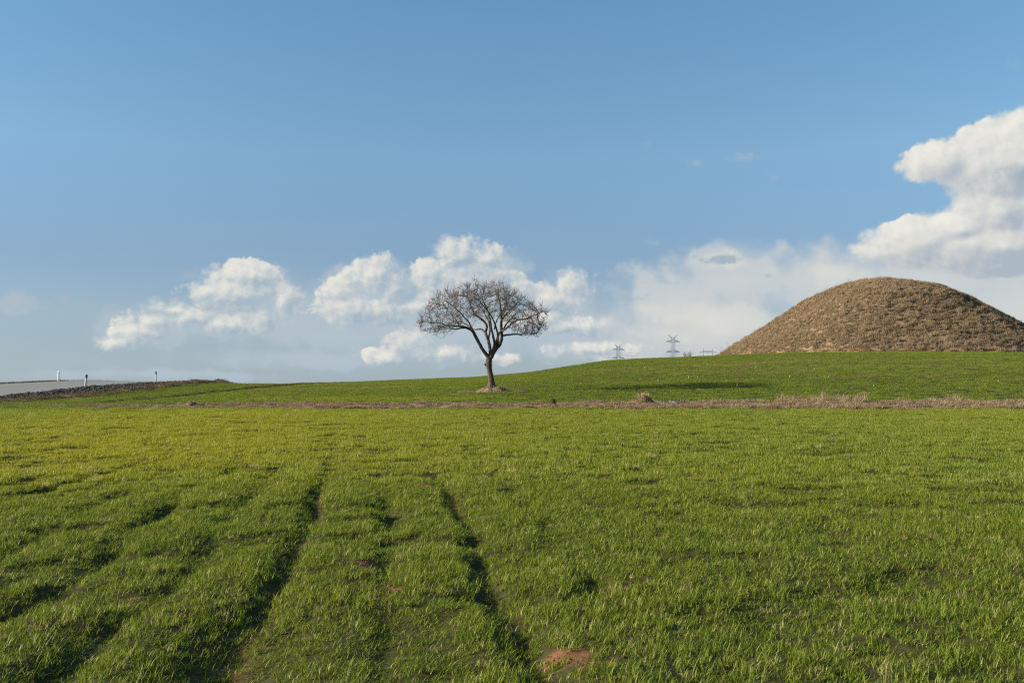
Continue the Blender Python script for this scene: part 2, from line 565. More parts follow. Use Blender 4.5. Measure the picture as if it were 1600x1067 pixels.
# hill: rough dry thatch with rusty earth near the foot
m, g, out = new_mat('mound_earth')
M_MOUND = m
gm = g.n.new('ShaderNodeNewGeometry')
n1 = g.noise(gm.outputs['Position'], 2.2, 8, .7)
n2 = g.noise(gm.outputs['Position'], .22, 4, .55)
n3 = g.noise(g.vec('MULTIPLY', gm.outputs['Position'], (.25, .25, 1.0)), .5, 4, .6)
c = g.ramp(n1, [(.28, (.12, .082, .050)), (.5, (.24, .165, .102)), (.75, (.36, .26, .165))])
c = g.mix(g.math('MULTIPLY', g.smooth(n2, .52, .7), .5), c, (.11, .09, .045))
c = g.mix(attr(g, 'rust').outputs['Fac'], c, g.ramp(n1, [(.3, (.20, .095, .048)), (.7, (.34, .185, .10))]))
g.l.new(principled(g, c, .95, .1, n1, .9, .25), out.inputs[0])

# asphalt road, old and pale
m, g, out = new_mat('old_asphalt')
M_ROAD = m
gm = g.n.new('ShaderNodeNewGeometry')
n1 = g.noise(gm.outputs['Position'], 28, 4, .7)
n2 = g.noise(g.vec('MULTIPLY', gm.outputs['Position'], (1.0, .06, 1)), .9, 4, .6)
c = g.ramp(n1, [(.3, (.15, .15, .14)), (.7, (.23, .23, .215))])
c = g.mix(g.math('MULTIPLY', n2, .5), c, (.28, .275, .26))
g.l.new(principled(g, c, .85, .3, n1, .3, .01), out.inputs[0])

M_PAINT = simple('road_paint', (.55, .55, .52), (.75, .75, .72), 14, .7)
M_STONE = simple('dark_rubble', (.024, .021, .016), (.105, .092, .072), 5, .9, .2, 5, .6, .03)
M_BARK = simple('bark', (.040, .033, .027), (.125, .102, .078), 9, .9, .15, 7, .9, .03)
M_TWIG = simple('twig_bark', (.045, .033, .024), (.130, .090, .060), 6, .85, .15)
M_WHITE = simple('white_plastic', (.68, .69, .68), (.82, .82, .80), 3, .5, .4)
M_BLACK = simple('black_band', (.02, .02, .022), (.05, .05, .05), 3, .6)
M_RED = simple('red_reflector', (.35, .03, .02), (.5, .05, .03), 3, .3, .6)
M_GREYPOST = simple('weathered_post', (.36, .35, .33), (.55, .53, .50), 6, .8)
M_STEEL = simple('galvanised_steel', (.12, .13, .15), (.20, .21, .23), .5, .6, .4)
M_GLASSY = simple('insulator_glaze', (.13, .12, .12), (.2, .18, .17), .5, .3, .5)
M_CLOD = simple('heap_soil', (.13, .085, .055), (.32, .235, .155), 5, .95, .1, 6, 1.0, .05)
M_REDCLOD = simple('red_clod', (.11, .052, .028), (.24, .125, .068), 40, .95, .1)
M_PALESTALK = simple('pale_stalk', (.40, .40, .20), (.62, .60, .36), 9, .8, .1)
M_DARKTHATCH = simple('matted_thatch', (.10, .07, .045), (.24, .175, .11), 9, .95, .1, 6, 1.0, .05)
M_PALEROCK = simple('pale_rock', (.30, .26, .21), (.55, .49, .41), 4, .9, .15, 6, .6, .03)


# ------------------------------------------------------------------ ground sheet
def axis(parts):
    a = [parts[0][0]]
    for (lo, hi, st) in parts:
        n = max(1, int(round((hi - lo) / st)))
        a += list(np.linspace(lo, hi, n + 1)[1:])
    return np.array(a)


xs = axis([(-4000, -600, 340), (-600, -100, 50), (-100, -44, 4), (-44, -26, .30), (-26, -12, .5), (-12, 9, .09), (9, 30, .4), (30, 90, 1.5), (90, 300, 14), (300, 900, 60), (900, 5000, 400)])
ys = axis([(-600, -20, 58), (-20, 2, 2), (2, 12, .09), (12, 24, .16), (24, 42, .35), (42, 50, .2), (50, 70, .5), (70, 135, .8), (135, 300, 6), (300, 1200, 50), (1200, 6000, 400)])
XX, YY = np.meshgrid(xs, ys)
ZZ = terrain(XX, YY)
nx, ny = len(xs), len(ys)
V = np.stack([XX, YY, ZZ], -1).reshape(-1, 3)
idx = np.arange(nx * ny).reshape(ny, nx)
Fq = np.stack([idx[:-1, :-1], idx[:-1, 1:], idx[1:, 1:], idx[1:, :-1]], -1).reshape(-1, 4)
ground = mesh_obj('ground', V, Fq, M_GROUND, smooth=True)
tag(ground, kind='structure')


def vattr(o, name, vals):
    a = o.data.attributes.new(name, 'FLOAT', 'POINT')
    a.data.foreach_set('value', np.asarray(vals, np.float32).ravel())


vx, vy = V[:, 0], V[:, 1]
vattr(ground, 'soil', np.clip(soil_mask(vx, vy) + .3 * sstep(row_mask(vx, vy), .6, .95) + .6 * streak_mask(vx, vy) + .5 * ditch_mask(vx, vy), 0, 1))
vattr(ground, 'dry', np.clip(strip_mask(vx, vy) + verge_mask(vx, vy) + (1 - sstep(vx, RX1 + .35, RX1 + 2.6)) * sstep(-vx, 20, 28) * (np.abs(vx) < 60), 0, 1))

# ------------------------------------------------------------------ road
ry = np.concatenate([np.arange(20, 130, 1.0), np.arange(130, 400, 10)])
rx = np.linspace(RX0, RX1, 9)
RXX, RYY = np.meshgrid(rx, ry)
RZZ = terrain(RXX, RYY, False) + .035
nV = np.stack([RXX, RYY, RZZ], -1).reshape(-1, 3)
ri = np.arange(len(rx) * len(ry)).reshape(len(ry), len(rx))
rF = np.stack([ri[:-1, :-1], ri[:-1, 1:], ri[1:, 1:], ri[1:, :-1]], -1).reshape(-1, 4)
road = mesh_obj('road', nV, rF, M_ROAD, smooth=True)
tag(road, kind='structure')

# ------------------------------------------------------------------ the big mound (structure)
HX, HY, HR, HB = 62.2, 165.0, 28.6, 5.2
PR = np.array([0, .10, .20, .285, .44, .59, .74, .89, .97, 1.0, 1.12])
PH = np.array([1.0, .995, .97, .93, .78, .57, .365, .165, .055, 0, -.05])


def mound_z(x, y):
    dx, dy = x - HX, y - HY
    th = np.arctan2(dy, dx)
    r = np.hypot(dx, dy) / (HR * (1 + .045 * np.sin(3 * th + 1) + .03 * np.sin(5 * th + .4)) * (1 + .05 * sstep(dx, -5, 20)))
    h = np.interp(r, PR, PH) * 13.4
    h = h + .7 * (fbm(x * .16, y * .16, 200, 4) - .5) * sstep(-r, -1.02, -.8) * 2 * .6
    h = h + .26 * (fbm(x * .9, y * .9, 210, 4) - .5) * 2 * (r < 1.05)
    h = h - .12 * sstep(vnoise(th * 9, r * 1.2, 260), .62, .95) * sstep(r, .25, .6) * (r < 1.05)
    # a shoulder on the right and a small scooped hollow high on the right flank
    h = h - .55 * np.exp(-(((x - 66) / 1.6) ** 2 + ((y - 160) / 3.0) ** 2)) - 1.1 * np.exp(-(((x - 70.5) / 1.7) ** 2 + ((y - 153.5) / 2.0) ** 2))
    h = h + .35 * np.exp(-(((x - 60.7) / 2.5) ** 2 + ((y - 165) / 4) ** 2))
    return HB + h, r


mx = np.linspace(HX - 33, HX + 33, 190); my = np.linspace(HY - 33, HY + 33, 190)
MX, MY = np.meshgrid(mx, my)
MZ, MR = mound_z(MX, MY)
MZ = np.where(MR > 1.1, terrain(MX, MY) - .4, MZ)
mi = np.arange(MX.size).reshape(MX.shape)
mF = np.stack([mi[:-1, :-1], mi[:-1, 1:], mi[1:, 1:], mi[1:, :-1]], -1).reshape(-1, 4)
hill = mesh_obj('hill', np.stack([MX, MY, MZ], -1).reshape(-1, 3), mF, M_MOUND, smooth=True)
tag(hill, kind='structure')
rust = sstep(MR + .10 * (fbm(MX * .3, MY * .3, 220, 3) - .5) * 2, .88, .95) * sstep(fbm(MX * .25 + 9, MY * .25, 230, 3), .42, .60) * (1 - .8 * sstep(MX, 62, 70))
vattr(hill, 'rust', rust)


# ------------------------------------------------------------------ clump prototypes (never linked to the scene)
def clump(name, n, radius, hmin, hmax, w, lean, droop, mat, seg=4, seed=0):
    r = np.random.default_rng(seed)
    V, Fc, rnd, tip = [], [], [], []
    for i in range(n):
        a, rr = r.uniform(0, 2 * math.pi), radius * math.sqrt(r.uniform())
        p = np.array([math.cos(a) * rr, math.sin(a) * rr, -.015])
        L = r.uniform(hmin, hmax)
        b, l = r.uniform(0, 2 * math.pi), abs(r.normal(0, lean))
        d = np.array([math.cos(b) * l, math.sin(b) * l, 1.0]); d /= np.linalg.norm(d)
        s = np.array([math.sin(b + r.normal(0, .6)), -math.cos(b), r.normal(0, .1)]); s /= np.linalg.norm(s)
        k0 = len(V); rv = r.uniform()
        ww = w * r.uniform(.7, 1.3); dr = droop * r.uniform(.4, 1.6)
        for j in range(seg):
            f = j / (seg - 1)
            wid = ww * .5 * (1 - f ** 2.2) + ww * .03
            V += [p - s * wid, p + s * wid]; rnd += [rv, rv]; tip += [f, f]
            p = p + d * L / (seg - 1)
            d = d + np.array([math.cos(b), math.sin(b), -.45]) * dr; d /= np.linalg.norm(d)
        for j in range(seg - 1):
            Fc.append((k0 + 2 * j, k0 + 2 * j + 1, k0 + 2 * j + 3, k0 + 2 * j + 2))
    o = mesh_obj(name, np.array(V), np.array(Fc), mat, smooth=True, link=False)
    vattr(o, 'rnd', rnd); vattr(o, 'tip', tip)
    return o


def scatter(name, protos, pts, idx, rotz, scl, tint, dry, tilt=None):
    """one object: a cloud of points with a clump instanced on each"""
    col = bpy.data.collections.new(name + '_clumps')
    for o in protos: col.objects.link(o)
    me = bpy.data.meshes.new(name)
    me.vertices.add(len(pts)); me.vertices.foreach_set('co', np.asarray(pts, np.float32).ravel())
    for an, vals in (('tint', tint), ('dryness', dry)):
        a = me.attributes.new(an, 'FLOAT', 'POINT'); a.data.foreach_set('value', np.asarray(vals, np.float32))
    a = me.attributes.new('which', 'INT', 'POINT'); a.data.foreach_set('value', np.asarray(idx, np.int32))
    rv = np.zeros((len(pts), 3), np.float32); rv[:, 2] = rotz
    if tilt is not None: rv[:, :2] = tilt
    a = me.attributes.new('turn', 'FLOAT_VECTOR', 'POINT'); a.data.foreach_set('vector', rv.ravel())
    a = me.attributes.new('size', 'FLOAT_VECTOR', 'POINT'); a.data.foreach_set('vector', np.asarray(scl, np.float32).ravel())
    o = bpy.data.objects.new(name, me); C.objects.link(o)
    t = bpy.data.node_groups.new(name + '_nodes', 'GeometryNodeTree')
    t.interface.new_socket('Geometry', in_out='INPUT', socket_type='NodeSocketGeometry')
    t.interface.new_socket('Geometry', in_out='OUTPUT', socket_type='NodeSocketGeometry')
    gi, go = t.nodes.new('NodeGroupInput'), t.nodes.new('NodeGroupOutput')
    ci = t.nodes.new('GeometryNodeCollectionInfo'); ci.inputs['Collection'].default_value = col
    ci.inputs['Separate Children'].default_value = True; ci.inputs['Reset Children'].default_value = True
    ip = t.nodes.new('GeometryNodeInstanceOnPoints'); ip.inputs['Pick Instance'].default_value = True

    def na(nm, ty):
        n = t.nodes.new('GeometryNodeInputNamedAttribute'); n.data_type = ty; n.inputs[0].default_value = nm
        return n.outputs['Attribute']
    t.links.new(gi.outputs[0], ip.inputs['Points']); t.links.new(ci.outputs[0], ip.inputs['Instance'])
    t.links.new(na('which', 'INT'), ip.inputs['Instance Index'])
    t.links.new(na('turn', 'FLOAT_VECTOR'), ip.inputs['Rotation']); t.links.new(na('size', 'FLOAT_VECTOR'), ip.inputs['Scale'])
    t.links.new(ip.outputs[0], go.inputs[0])
    md = o.modifiers.new('scatter', 'NODES'); md.node_group = t
    return o


def jitter(x0, x1, y0, y1, step):
    gx, gy = np.meshgrid(np.arange(x0, x1, step), np.arange(y0, y1, step))
    gx = gx.ravel() + RNG.uniform(-.5, .5, gx.size) * step; gy = gy.ravel() + RNG.uniform(-.5, .5, gy.size) * step
    return gx, gy


def sprinkle(x0, x1, y0, y1, step):
    n = int((x1 - x0) * (y1 - y0) / step ** 2)
    return RNG.uniform(x0, x1, n), RNG.uniform(y0, y1, n)


def in_view(x, y, margin):
    return (np.abs(x) < .53 * y + margin)


# ------------------------------------------------------------------ crop grass
protos = []
for i in range(5): protos.append(clump('grass_near_%02d' % i, 40, .058, .030, .082, .0050, .66, .34, M_GRASS, 4, 100 + i))
for i in range(4): protos.append(clump('grass_nmid_%02d' % i, 90, .115, .034, .082, .0068, .66, .34, M_GRASS, 3, 120 + i))
for i in range(4): protos.append(clump('grass_zfar_%02d' % i, 150, .33, .035, .080, .013, .7, .25, M_GRASS_FAR, 3, 140 + i))
PT, IX, RZr, SC, TI, DR = [], [], [], [], [], []


def crop(x, y, z, lo, n, size, hmul):
    rm, hm, sm = row_mask(x, y), hollow_mask(x, y), soil_mask(x, y)
    keep = RNG.uniform(size=x.size) > np.clip(sstep(rm, .5, .98) * .22 + .66 * sm + .98 * sstep(strip_mask(x, y), .2, .6) + .9 * sstep(verge_mask(x, y), .25, .6)
                                              + .9 * sstep(ditch_mask(x, y), .3, .8) + .55 * streak_mask(x, y) + 1.0 * (x < RX1 + 2.4) * (x > -60), 0, 1)
    keep &= np.hypot((x - TX), (y - TY) * .9) > 1.35
    x, y, z, rm, hm = x[keep], y[keep], z[keep], rm[keep], hm[keep]
    h = (.66 + 1.1 * fbm(x * 2.2, y * 2.0, 31, 3)) * (1 - .40 * rm) * (1 - .30 * hm) * hmul * RNG.uniform(.55, 1.5, x.size)
    PT.append(np.stack([x, y, z], -1)); IX.append(RNG.integers(lo, lo + n, x.size)); RZr.append(RNG.uniform(0, 6.283, x.size))
    s = size * RNG.uniform(.85, 1.2, x.size)
    SC.append(np.stack([s, s, h], -1))
    # blade tint shifts yellower in the left middle of the near field and just in front of the tree, deeper green to the right
    yel = .62 * np.exp(-(((x + 8 + .12 * (y - 20)) / 8.0) ** 2)) * sstep(y, 9, 20) * (1 - sstep(y, 38, 46))
    yel = yel + .16 * sstep(y, 8, 24) * (1 - sstep(y, 42, 50)) + .35 * (fbm(x * .22, y * .13, 55, 4) - .42)
    yel = yel + .60 * np.exp(-(((x + 8) / 7) ** 2 + ((y - 53.5) / 3.2) ** 2)) - .10 * sstep(-x, 16, 26) * sstep(y, 30, 50)
    yel = yel + .07 + .30 * (RNG.uniform(size=x.size) - .5)
    TI.append(np.clip(yel, 0, 1))
    DR.append(np.clip(.22 * streak_mask(x, y) + .35 * sstep(fbm(x * .07, y * .16, 66, 4), .56, .75) * sstep(y, 55, 80) * .6
                      + (RNG.uniform(size=x.size) > .972) * .5, 0, 1))


TX, TY = at(768, 612, 60.0)[:2]
x, y = jitter(-14, 14, 2.2, 15, .086); k = in_view(x, y, 4.8); x, y = x[k], y[k]
crop(x, y, terrain(x, y), 0, 5, 1.0, 1.0)
x, y = jitter(-30, 30, 14.8, 45, .18); k = in_view(x, y, 5.0); x, y = x[k], y[k]
crop(x, y, terrain(x, y), 5, 4, 1.0, 1.0)
x, y = sprinkle(-80, 80, 43, 136, .42); k = in_view(x, y, 5); x, y = x[k], y[k]
crop(x, y, terrain(x, y), 9, 4, 1.0, .95)
grass = scatter('grass', protos, np.concatenate(PT), np.concatenate(IX), np.concatenate(RZr), np.concatenate(SC), np.concatenate(TI), np.concatenate(DR))
tag(grass, 'short green cereal crop covering the fields and the hillside', 'grass', kind='stuff')
print('grass clumps', sum(len(p) for p in PT))

# ------------------------------------------------------------------ dry grass: strip, mound, verge, tree heap
dp = []
for i in range(4): dp.append(clump('straw_a_%02d' % i, 60, .20, .10, .34, .012, .8, .35, M_STRAW, 4, 300 + i))      # strip tufts
for i in range(4): dp.append(clump('straw_b_%02d' % i, 90, .36, .18, .50, .020, .34, .12, M_STRAW, 4, 320 + i))      # mound thatch
for i in range(2): dp.append(clump('straw_c_%02d' % i, 36, .16, .45, .95, .009, .30, .10, M_STRAW, 5, 340 + i))    # tall plumes
PT, IX, RZr, SC, TI, DR = [], [], [], [], [], []


def straw(x, y, z, lo, n, s, h, tint, dry):
    m = x.size
    if not m: return
    PT.append(np.stack([x, y, z], -1)); IX.append(RNG.integers(lo, lo + n, m)); RZr.append(RNG.uniform(0, 6.283, m))
    s = s * RNG.uniform(.7, 1.3, m); SC.append(np.stack([s, s, h * RNG.uniform(.6, 1.4, m)], -1))
    TI.append(np.broadcast_to(tint, m).copy()); DR.append(np.clip(np.broadcast_to(dry, m) + RNG.uniform(-.25, .25, m), 0, 1))


x, y = jitter(-32, 34, 42, 50, .26); k = in_view(x, y, 4); x, y = x[k], y[k]
sm = strip_mask(x, y)
k = RNG.uniform(size=x.size) < sm * (.35 + .9 * sstep(fbm(x * .7, y * .9, 81, 3), .4, .6)) * (.6 + .4 * sstep(x, -6, 8))
x, y = x[k], y[k]
straw(x, y, terrain(x, y), 0, 4, 1.0, .42 + .45 * sstep(x, 6, 14) * fbm(x * .5, y * .5, 83, 2), .1 + .5 * sstep(fbm(x * .4, y * .7, 84, 3), .5, .65), .55 * fbm(x * .6, y * .8, 86, 3) + .2)
# scattered pale plumes along the right half of the strip
for px0, px1, cnt, hm in ((1285, 1350, 22, .9), (1230, 1280, 8, .6), (1100, 1600, 34, .4), (1480, 1500, 5, .8), (1215, 1240, 8, .8)):
    px = RNG.uniform(px0, px1, cnt); y = RNG.uniform(46.4, 49.4, cnt); x = (px - 800) / F * y
    straw(x, y, terrain(x, y), 8, 2, 1.0, .58 * hm, .25, .6)
# mound cover
x, y = sprinkle(HX - 31, HX + 31, HY - 31, HY + 31, .36)
z, r = mound_z(x, y)
k = (r < 1.0) & (RNG.uniform(size=x.size) > .75 * sstep(r, .88, .97) * sstep(fbm(x * .25 + 9, y * .25, 230, 3), .38, .55))
x, y, z = x[k], y[k], z[k]
dk = fbm(x * .35, y * .35, 240, 4)
straw(x, y, z, 4, 4, .95, .55 + .7 * fbm(x * .9, y * .9, 245, 2), np.clip((.38 + .20 * sstep(x, 58, 80)) * sstep(dk + .10 * sstep(x, 56, 84), .47, .62) + .25 * (RNG.uniform(size=x.size) > .8), 0, 1), .28 * sstep(fbm(x * .1, y * .1, 250, 4), .35, .6) + .05)
k = RNG.uniform(size=x.size) > .985
straw(x[k], y[k], z[k], 8, 2, 1.4, .9, .2, .1)
# brushy edge at the mound's foot, and along the plateau
x = RNG.uniform(HX - 30, HX + 31, 420); y = HY - np.sqrt(np.clip((HR * 1.03) ** 2 - (x - HX) ** 2, 0, None)) - RNG.uniform(-.6, .8, x.size)
straw(x, y, terrain(x, y), 4, 4, .8, .7, .1, .3)
# verge along the road
x = RNG.uniform(-30.0, -26.2, 1500); y = RNG.uniform(48, 100, 1500)
k = RNG.uniform(size=x.size) < verge_mask(x, y) + .2
x, y = x[k], y[k]
straw(x, y, terrain(x, y), 0, 4, 1.1, .55, .1 + .7 * fbm(x, y, 260, 2), 0)
x = RNG.uniform(RX0 - 2.5, RX0 - .2, 500); y = RNG.uniform(60, 110, 500)
straw(x, y, terrain(x, y), 0, 4, 1.2, .5, .5, .05)
x = RNG.uniform(RX1 + .2, RX1 + 3.6, 2600); y = RNG.uniform(48, 105, 2600)
straw(x, y, terrain(x, y), 0, 4, .9, .36, .75, 0)
# crest line by the furrow on the left
y = RNG.uniform(56, 118, 500); x = ditch_x(y) - .5 + RNG.normal(0, .35, 500)
straw(x, y, terrain(x, y), 0, 4, .8, .42, .5, .05)
# thin stubble spilling round the foot of the tree
a = RNG.uniform(0, 6.283, 200); rr = np.sqrt(RNG.uniform(.6, 1, 200)) * 1.75
x, y = TX + .1 + rr * np.cos(a) * 1.15, TY + rr * np.sin(a) * .8
straw(x, y, terrain(x, y), 0, 4, .8, .35, .15, .6)
straws = scatter('dry_grass', dp, np.concatenate(PT), np.concatenate(IX), np.concatenate(RZr), np.concatenate(SC), np.concatenate(TI), np.concatenate(DR))
tag(straws, 'dry brown grass on the mound, the strip between the fields and the road verge', 'dry grass', kind='stuff')
print('straw clumps', sum(len(p) for p in PT))

# ------------------------------------------------------------------ rubble along the road bank (stuff)
rk = []
for i in range(5):
    r = np.random.default_rng(500 + i)
    import bmesh
    bm = bmesh.new(); bmesh.ops.create_icosphere(bm, subdivisions=1, radius=.14)
    for v in bm.verts: v.co *= r.uniform(.65, 1.25); v.co.z *= .75
    me = bpy.data.meshes.new('rubble'); bm.to_mesh(me); bm.free(); me.materials.append(M_STONE)
    rk.append(bpy.data.objects.new('rubble_stone_%02d' % i, me))
y = RNG.uniform(46, 104, 6500); x = RX1 + .25 + 3.3 * RNG.uniform(size=y.size) ** 1.1
s = RNG.uniform(.3, 1.0, y.size) * RNG.uniform(.5, 1.5, y.size)
rub = scatter('stones', rk, np.stack([x, y, terrain(x, y) + .03], -1), RNG.integers(0, 5, y.size), RNG.uniform(0, 6.28, y.size),
              np.stack([s, s, s], -1), np.zeros(y.size), np.zeros(y.size))
tag(rub, 'dark rubble stones covering the bank below the road', 'stones', kind='stuff')


# ------------------------------------------------------------------ the bare tree
S60 = 60.0 / F / 5.079                # metres per pixel of the 5.08x tree close-up, at the tree's distance
TZ = float(terrain(TX, TY)) + .36
tree = empty('bare_tree', (TX, TY, TZ))
tag(tree, 'lone leafless tree with a spreading twiggy crown standing on the green field', 'tree')
BX, BY = 668, 925


def T(x, y, dep=0.0):
    return Vector(((x - BX) * S60, dep, (BY - y) * S60))


LIMBS = {   # traced centre lines, with a depth of their own
    'trunk': ([(668, 960, 0, 34), (668, 915, 0, 27), (662, 860, .02, 22.5), (653, 800, .03, 22), (645, 745, 0, 24), (650, 700, 0, 23)]),
    'a': [(648, 715, 0, 18), (630, 680, -.03, 16), (600, 640, -.12, 14), (568, 585, -.22, 13.5), (540, 530, -.32, 13), (515, 488, -.42, 12.5), (470, 465, -.5, 10), (420, 455, -.6, 7.5), (370, 455, -.65, 6), (320, 450, -.7, 4.5), (262, 432, -.8, 3.2), (200, 430, -.9, 2.2)],
    'a2': [(470, 465, -.5, 8), (440, 470, -.7, 6), (400, 480, -1.0, 5), (340, 478, -1.3, 3.6), (270, 480, -1.5, 2.2)],
    'a3': [(420, 455, -.6, 6.5), (402, 430, -.55, 5.5), (385, 400, -.4, 4.6), (350, 360, -.2, 3.5), (310, 310, 0, 2.4)],
    'b': [(655, 705, 0, 18), (657, 650, .08, 14), (645, 580, .2, 12.5), (630, 530, .3, 12), (618, 492, .4, 11), (630, 450, .45, 10), (605, 405, .5, 9), (560, 372, .55, 8.5), (525, 345, .6, 7.5), (508, 300, .7, 5.5), (490, 250, .8, 4), (470, 200, .9, 2.6)],
    'b2': [(618, 492, .4, 8), (575, 466, .8, 7), (530, 470, 1.2, 5), (480, 440, 1.6, 4), (420, 400, 2.0, 2.6)],
    'c': [(672, 672, .0, 12), (684, 625, 0, 11), (692, 585, -.1, 10), (682, 540, -.25, 9), (668, 480, -.4, 8.5), (660, 420, -.5, 7.5), (650, 370, -.6, 6), (635, 320, -.7, 5), (610, 270, -.8, 4), (590, 215, -.9, 2.5)],
    'd': [(660, 700, 0, 20), (680, 660, 0, 18), (705, 625, .05, 16), (735, 590, .1, 14), (748, 545, .15, 12.5), (746, 480, .2, 12), (744, 420, .25, 10.5), (745, 360, .3, 9), (738, 300, .35, 7), (730, 240, .4, 5), (712, 180, .5, 3.2)],
    'c2': [(700, 625, .03, 11), (705, 590, -.2, 9.5), (715, 545, -.45, 9), (735, 500, -.6, 8), (760, 490, -.8, 8), (800, 462, -1.0, 7.5), (832, 435, -1.2, 6.8), (885, 410, -1.4, 6), (940, 405, -1.5, 4.8), (1000, 378, -1.6, 3.4), (1060, 350, -1.7, 2)],
    'e': [(746, 528, .17, 8.5), (775, 520, .4, 8), (820, 512, .7, 7), (870, 506, 1.0, 6), (905, 512, 1.2, 5), (950, 497, 1.4, 4), (1005, 505, 1.5, 2.4)],
    'f': [(690, 475, -.1, 6), (700, 430, -.5, 5.5), (722, 395, -1.0, 4.5), (760, 340, -1.5, 3.5), (800, 280, -1.9, 2.4)],
    'g': [(744, 400, .25, 7), (785, 350, .8, 5.5), (830, 300, 1.2, 4.2), (870, 250, 1.5, 3), (910, 220, 1.7, 2)],
    'h': [(654, 640, .1, 9), (640, 560, .8, 8), (650, 480, 1.5, 7), (640, 400, 2.0, 5.5), (600, 320, 2.4, 4), (560, 260, 2.6, 2.6)],
    'i': [(715, 600, 0, 9), (720, 530, -.9, 8), (700, 450, -1.6, 6.5), (660, 370, -2.1, 5), (600, 300, -2.5, 3.6), (540, 250, -2.7, 2.4)],
    'j': [(747, 500, .2, 8), (780, 430, 1.0, 6.5), (820, 380, 1.7, 5), (860, 330, 2.2, 3.6), (900, 300, 2.5, 2.4)],
    'k': [(540, 530, -.32, 7), (500, 440, -1.1, 6), (450, 380, -1.7, 4.6), (400, 330, -2.1, 3.2), (350, 290, -2.3, 2.2)],
}


def refine(pts, wob, seed):
    r = random.Random(seed); out = []
    for i in range(len(pts) - 1):
        a, b = pts[i], pts[i + 1]
        for k in range(3):
            f = k / 3
            # Catmull-Rom through the traced points
            p0 = pts[max(i - 1, 0)]; p3 = pts[min(i + 2, len(pts) - 1)]
            c = [0.5 * ((2 * a[q]) + (-p0[q] + b[q]) * f + (2 * p0[q] - 5 * a[q] + 4 * b[q] - p3[q]) * f * f + (-p0[q] + 3 * a[q] - 3 * b[q] + p3[q]) * f ** 3) for q in range(4)]
            w = wob if k else 0
            out.append((c[0] + r.uniform(-w, w), c[1] + r.uniform(-w, w), c[2] + r.uniform(-w, w) * .01, max(c[3], 1)))
    out.append(pts[-1])
    return out


seeds_pos, seeds_rad = [], []
lim_col = []
for nm, pl in LIMBS.items():
    fine = refine(pl, 2.2 if nm != 'trunk' else 1.2, hash(nm) % 97 if False else sum(map(ord, nm)))
    pts = [T(a, b, c) for a, b, c, _ in fine]; rad = [w * S60 * 1.0 for *_, w in fine]
    if nm == 'trunk':
        mb = MB(); n = 14
        mb.tube(pts, rad, n)
        for v_i, v in enumerate(mb.v):      # flutes, burrs and root flare
            h = v.z; a = math.atan2(v.y, v.x - T(655, 800).x * min(1, h / 1.5) if h > 0 else v.x)
            k = 1 + .07 * math.sin(5 * a + h * 2) + .06 * math.sin(9 * a - h * 3) + .05 * random.uniform(-1, 1)
            if h < .25: k += .35 * (.25 - max(h, -.2)) * (1 + .7 * math.sin(4 * a + 1))
            ring = v_i // n; c = pts[ring]
            mb.v[v_i] = Vector((c.x + (v.x - c.x) * k, c.y + (v.y - c.y) * k, v.z))
        mb.tube([T(628, 762, -.02), T(618, 752, -.03), T(612, 745, -.03)], [.075, .08, .03], 8)      # burr on the left of the trunk
        mb.build('trunk', M_BARK, tree, True)
    else:
        MB().tube(pts, rad, 9).build('limb', M_BARK, tree, True)
        lim_col.append((pts, rad))
        st = 3 if len(pts) > 14 else 2
        for q in range(len(pts)):
            if q > len(pts) * .34 and pts[q].z > 3.0:
                seeds_pos.append(np.array(pts[q])); seeds_rad.append(rad[q])

# space colonisation from the limbs into the crown's envelope
r = np.random.default_rng(5)
att = []
top_x = np.array([90, 130, 200, 300, 400, 480, 560, 640, 700, 760, 850, 930, 960, 1000, 1060, 1110]); top_y = np.array([430, 300, 205, 150, 120, 90, 85, 95, 70, 85, 140, 175, 240, 255, 280, 320])
bot_x = np.array([90, 180, 260, 360, 470, 560, 640, 720, 800, 860, 950, 1030, 1110]); bot_y = np.array([470, 500, 520, 470, 420, 370, 340, 350, 410, 480, 510, 520, 450])
while len(att) < 2900:
    X = r.uniform(85, 1120); u = r.uniform(-1, 1)
    hw = math.sqrt(max(0, 1 - ((X - 605) / 530) ** 2))
    dep = u * 3.3 * hw
    sq = math.sqrt(max(0, 1 - u * u)) if abs(u) < 1 else 0
    tp = np.interp(X, top_x, top_y) + 46 * (float(fbm(X / 42., dep * .8, 19, 2)) - .42); bt = np.interp(X, bot_x, bot_y)
    cy_ = 330
    tp2 = cy_ + (tp - cy_) * (.35 + .65 * sq)
    bt2 = bt + 40 * abs(u)
    if bt2 < tp2 + 20: continue
    Y = r.uniform(tp2, bt2)
    if r.uniform() > .12 + .88 * (fbm(X / 50, Y / 50 + dep, 8, 2) > .5): continue
    if Y < 150 and r.uniform() > .6: continue
    att.append(np.array(T(X, Y, dep)))
att = np.array(att)
node = [p for p in seeds_pos]; par = [-1] * len(node)
alive = np.ones(len(att), bool)
STEP, KILL, INFL = .10, .135, 1.1
NP = np.array(node)
near_i = np.zeros(len(att), int); near_d = np.full(len(att), 1e9)
for i in range(0, len(NP)):
    d = np.linalg.norm(att - NP[i], axis=1); b = d < near_d; near_d[b] = d[b]; near_i[b] = i
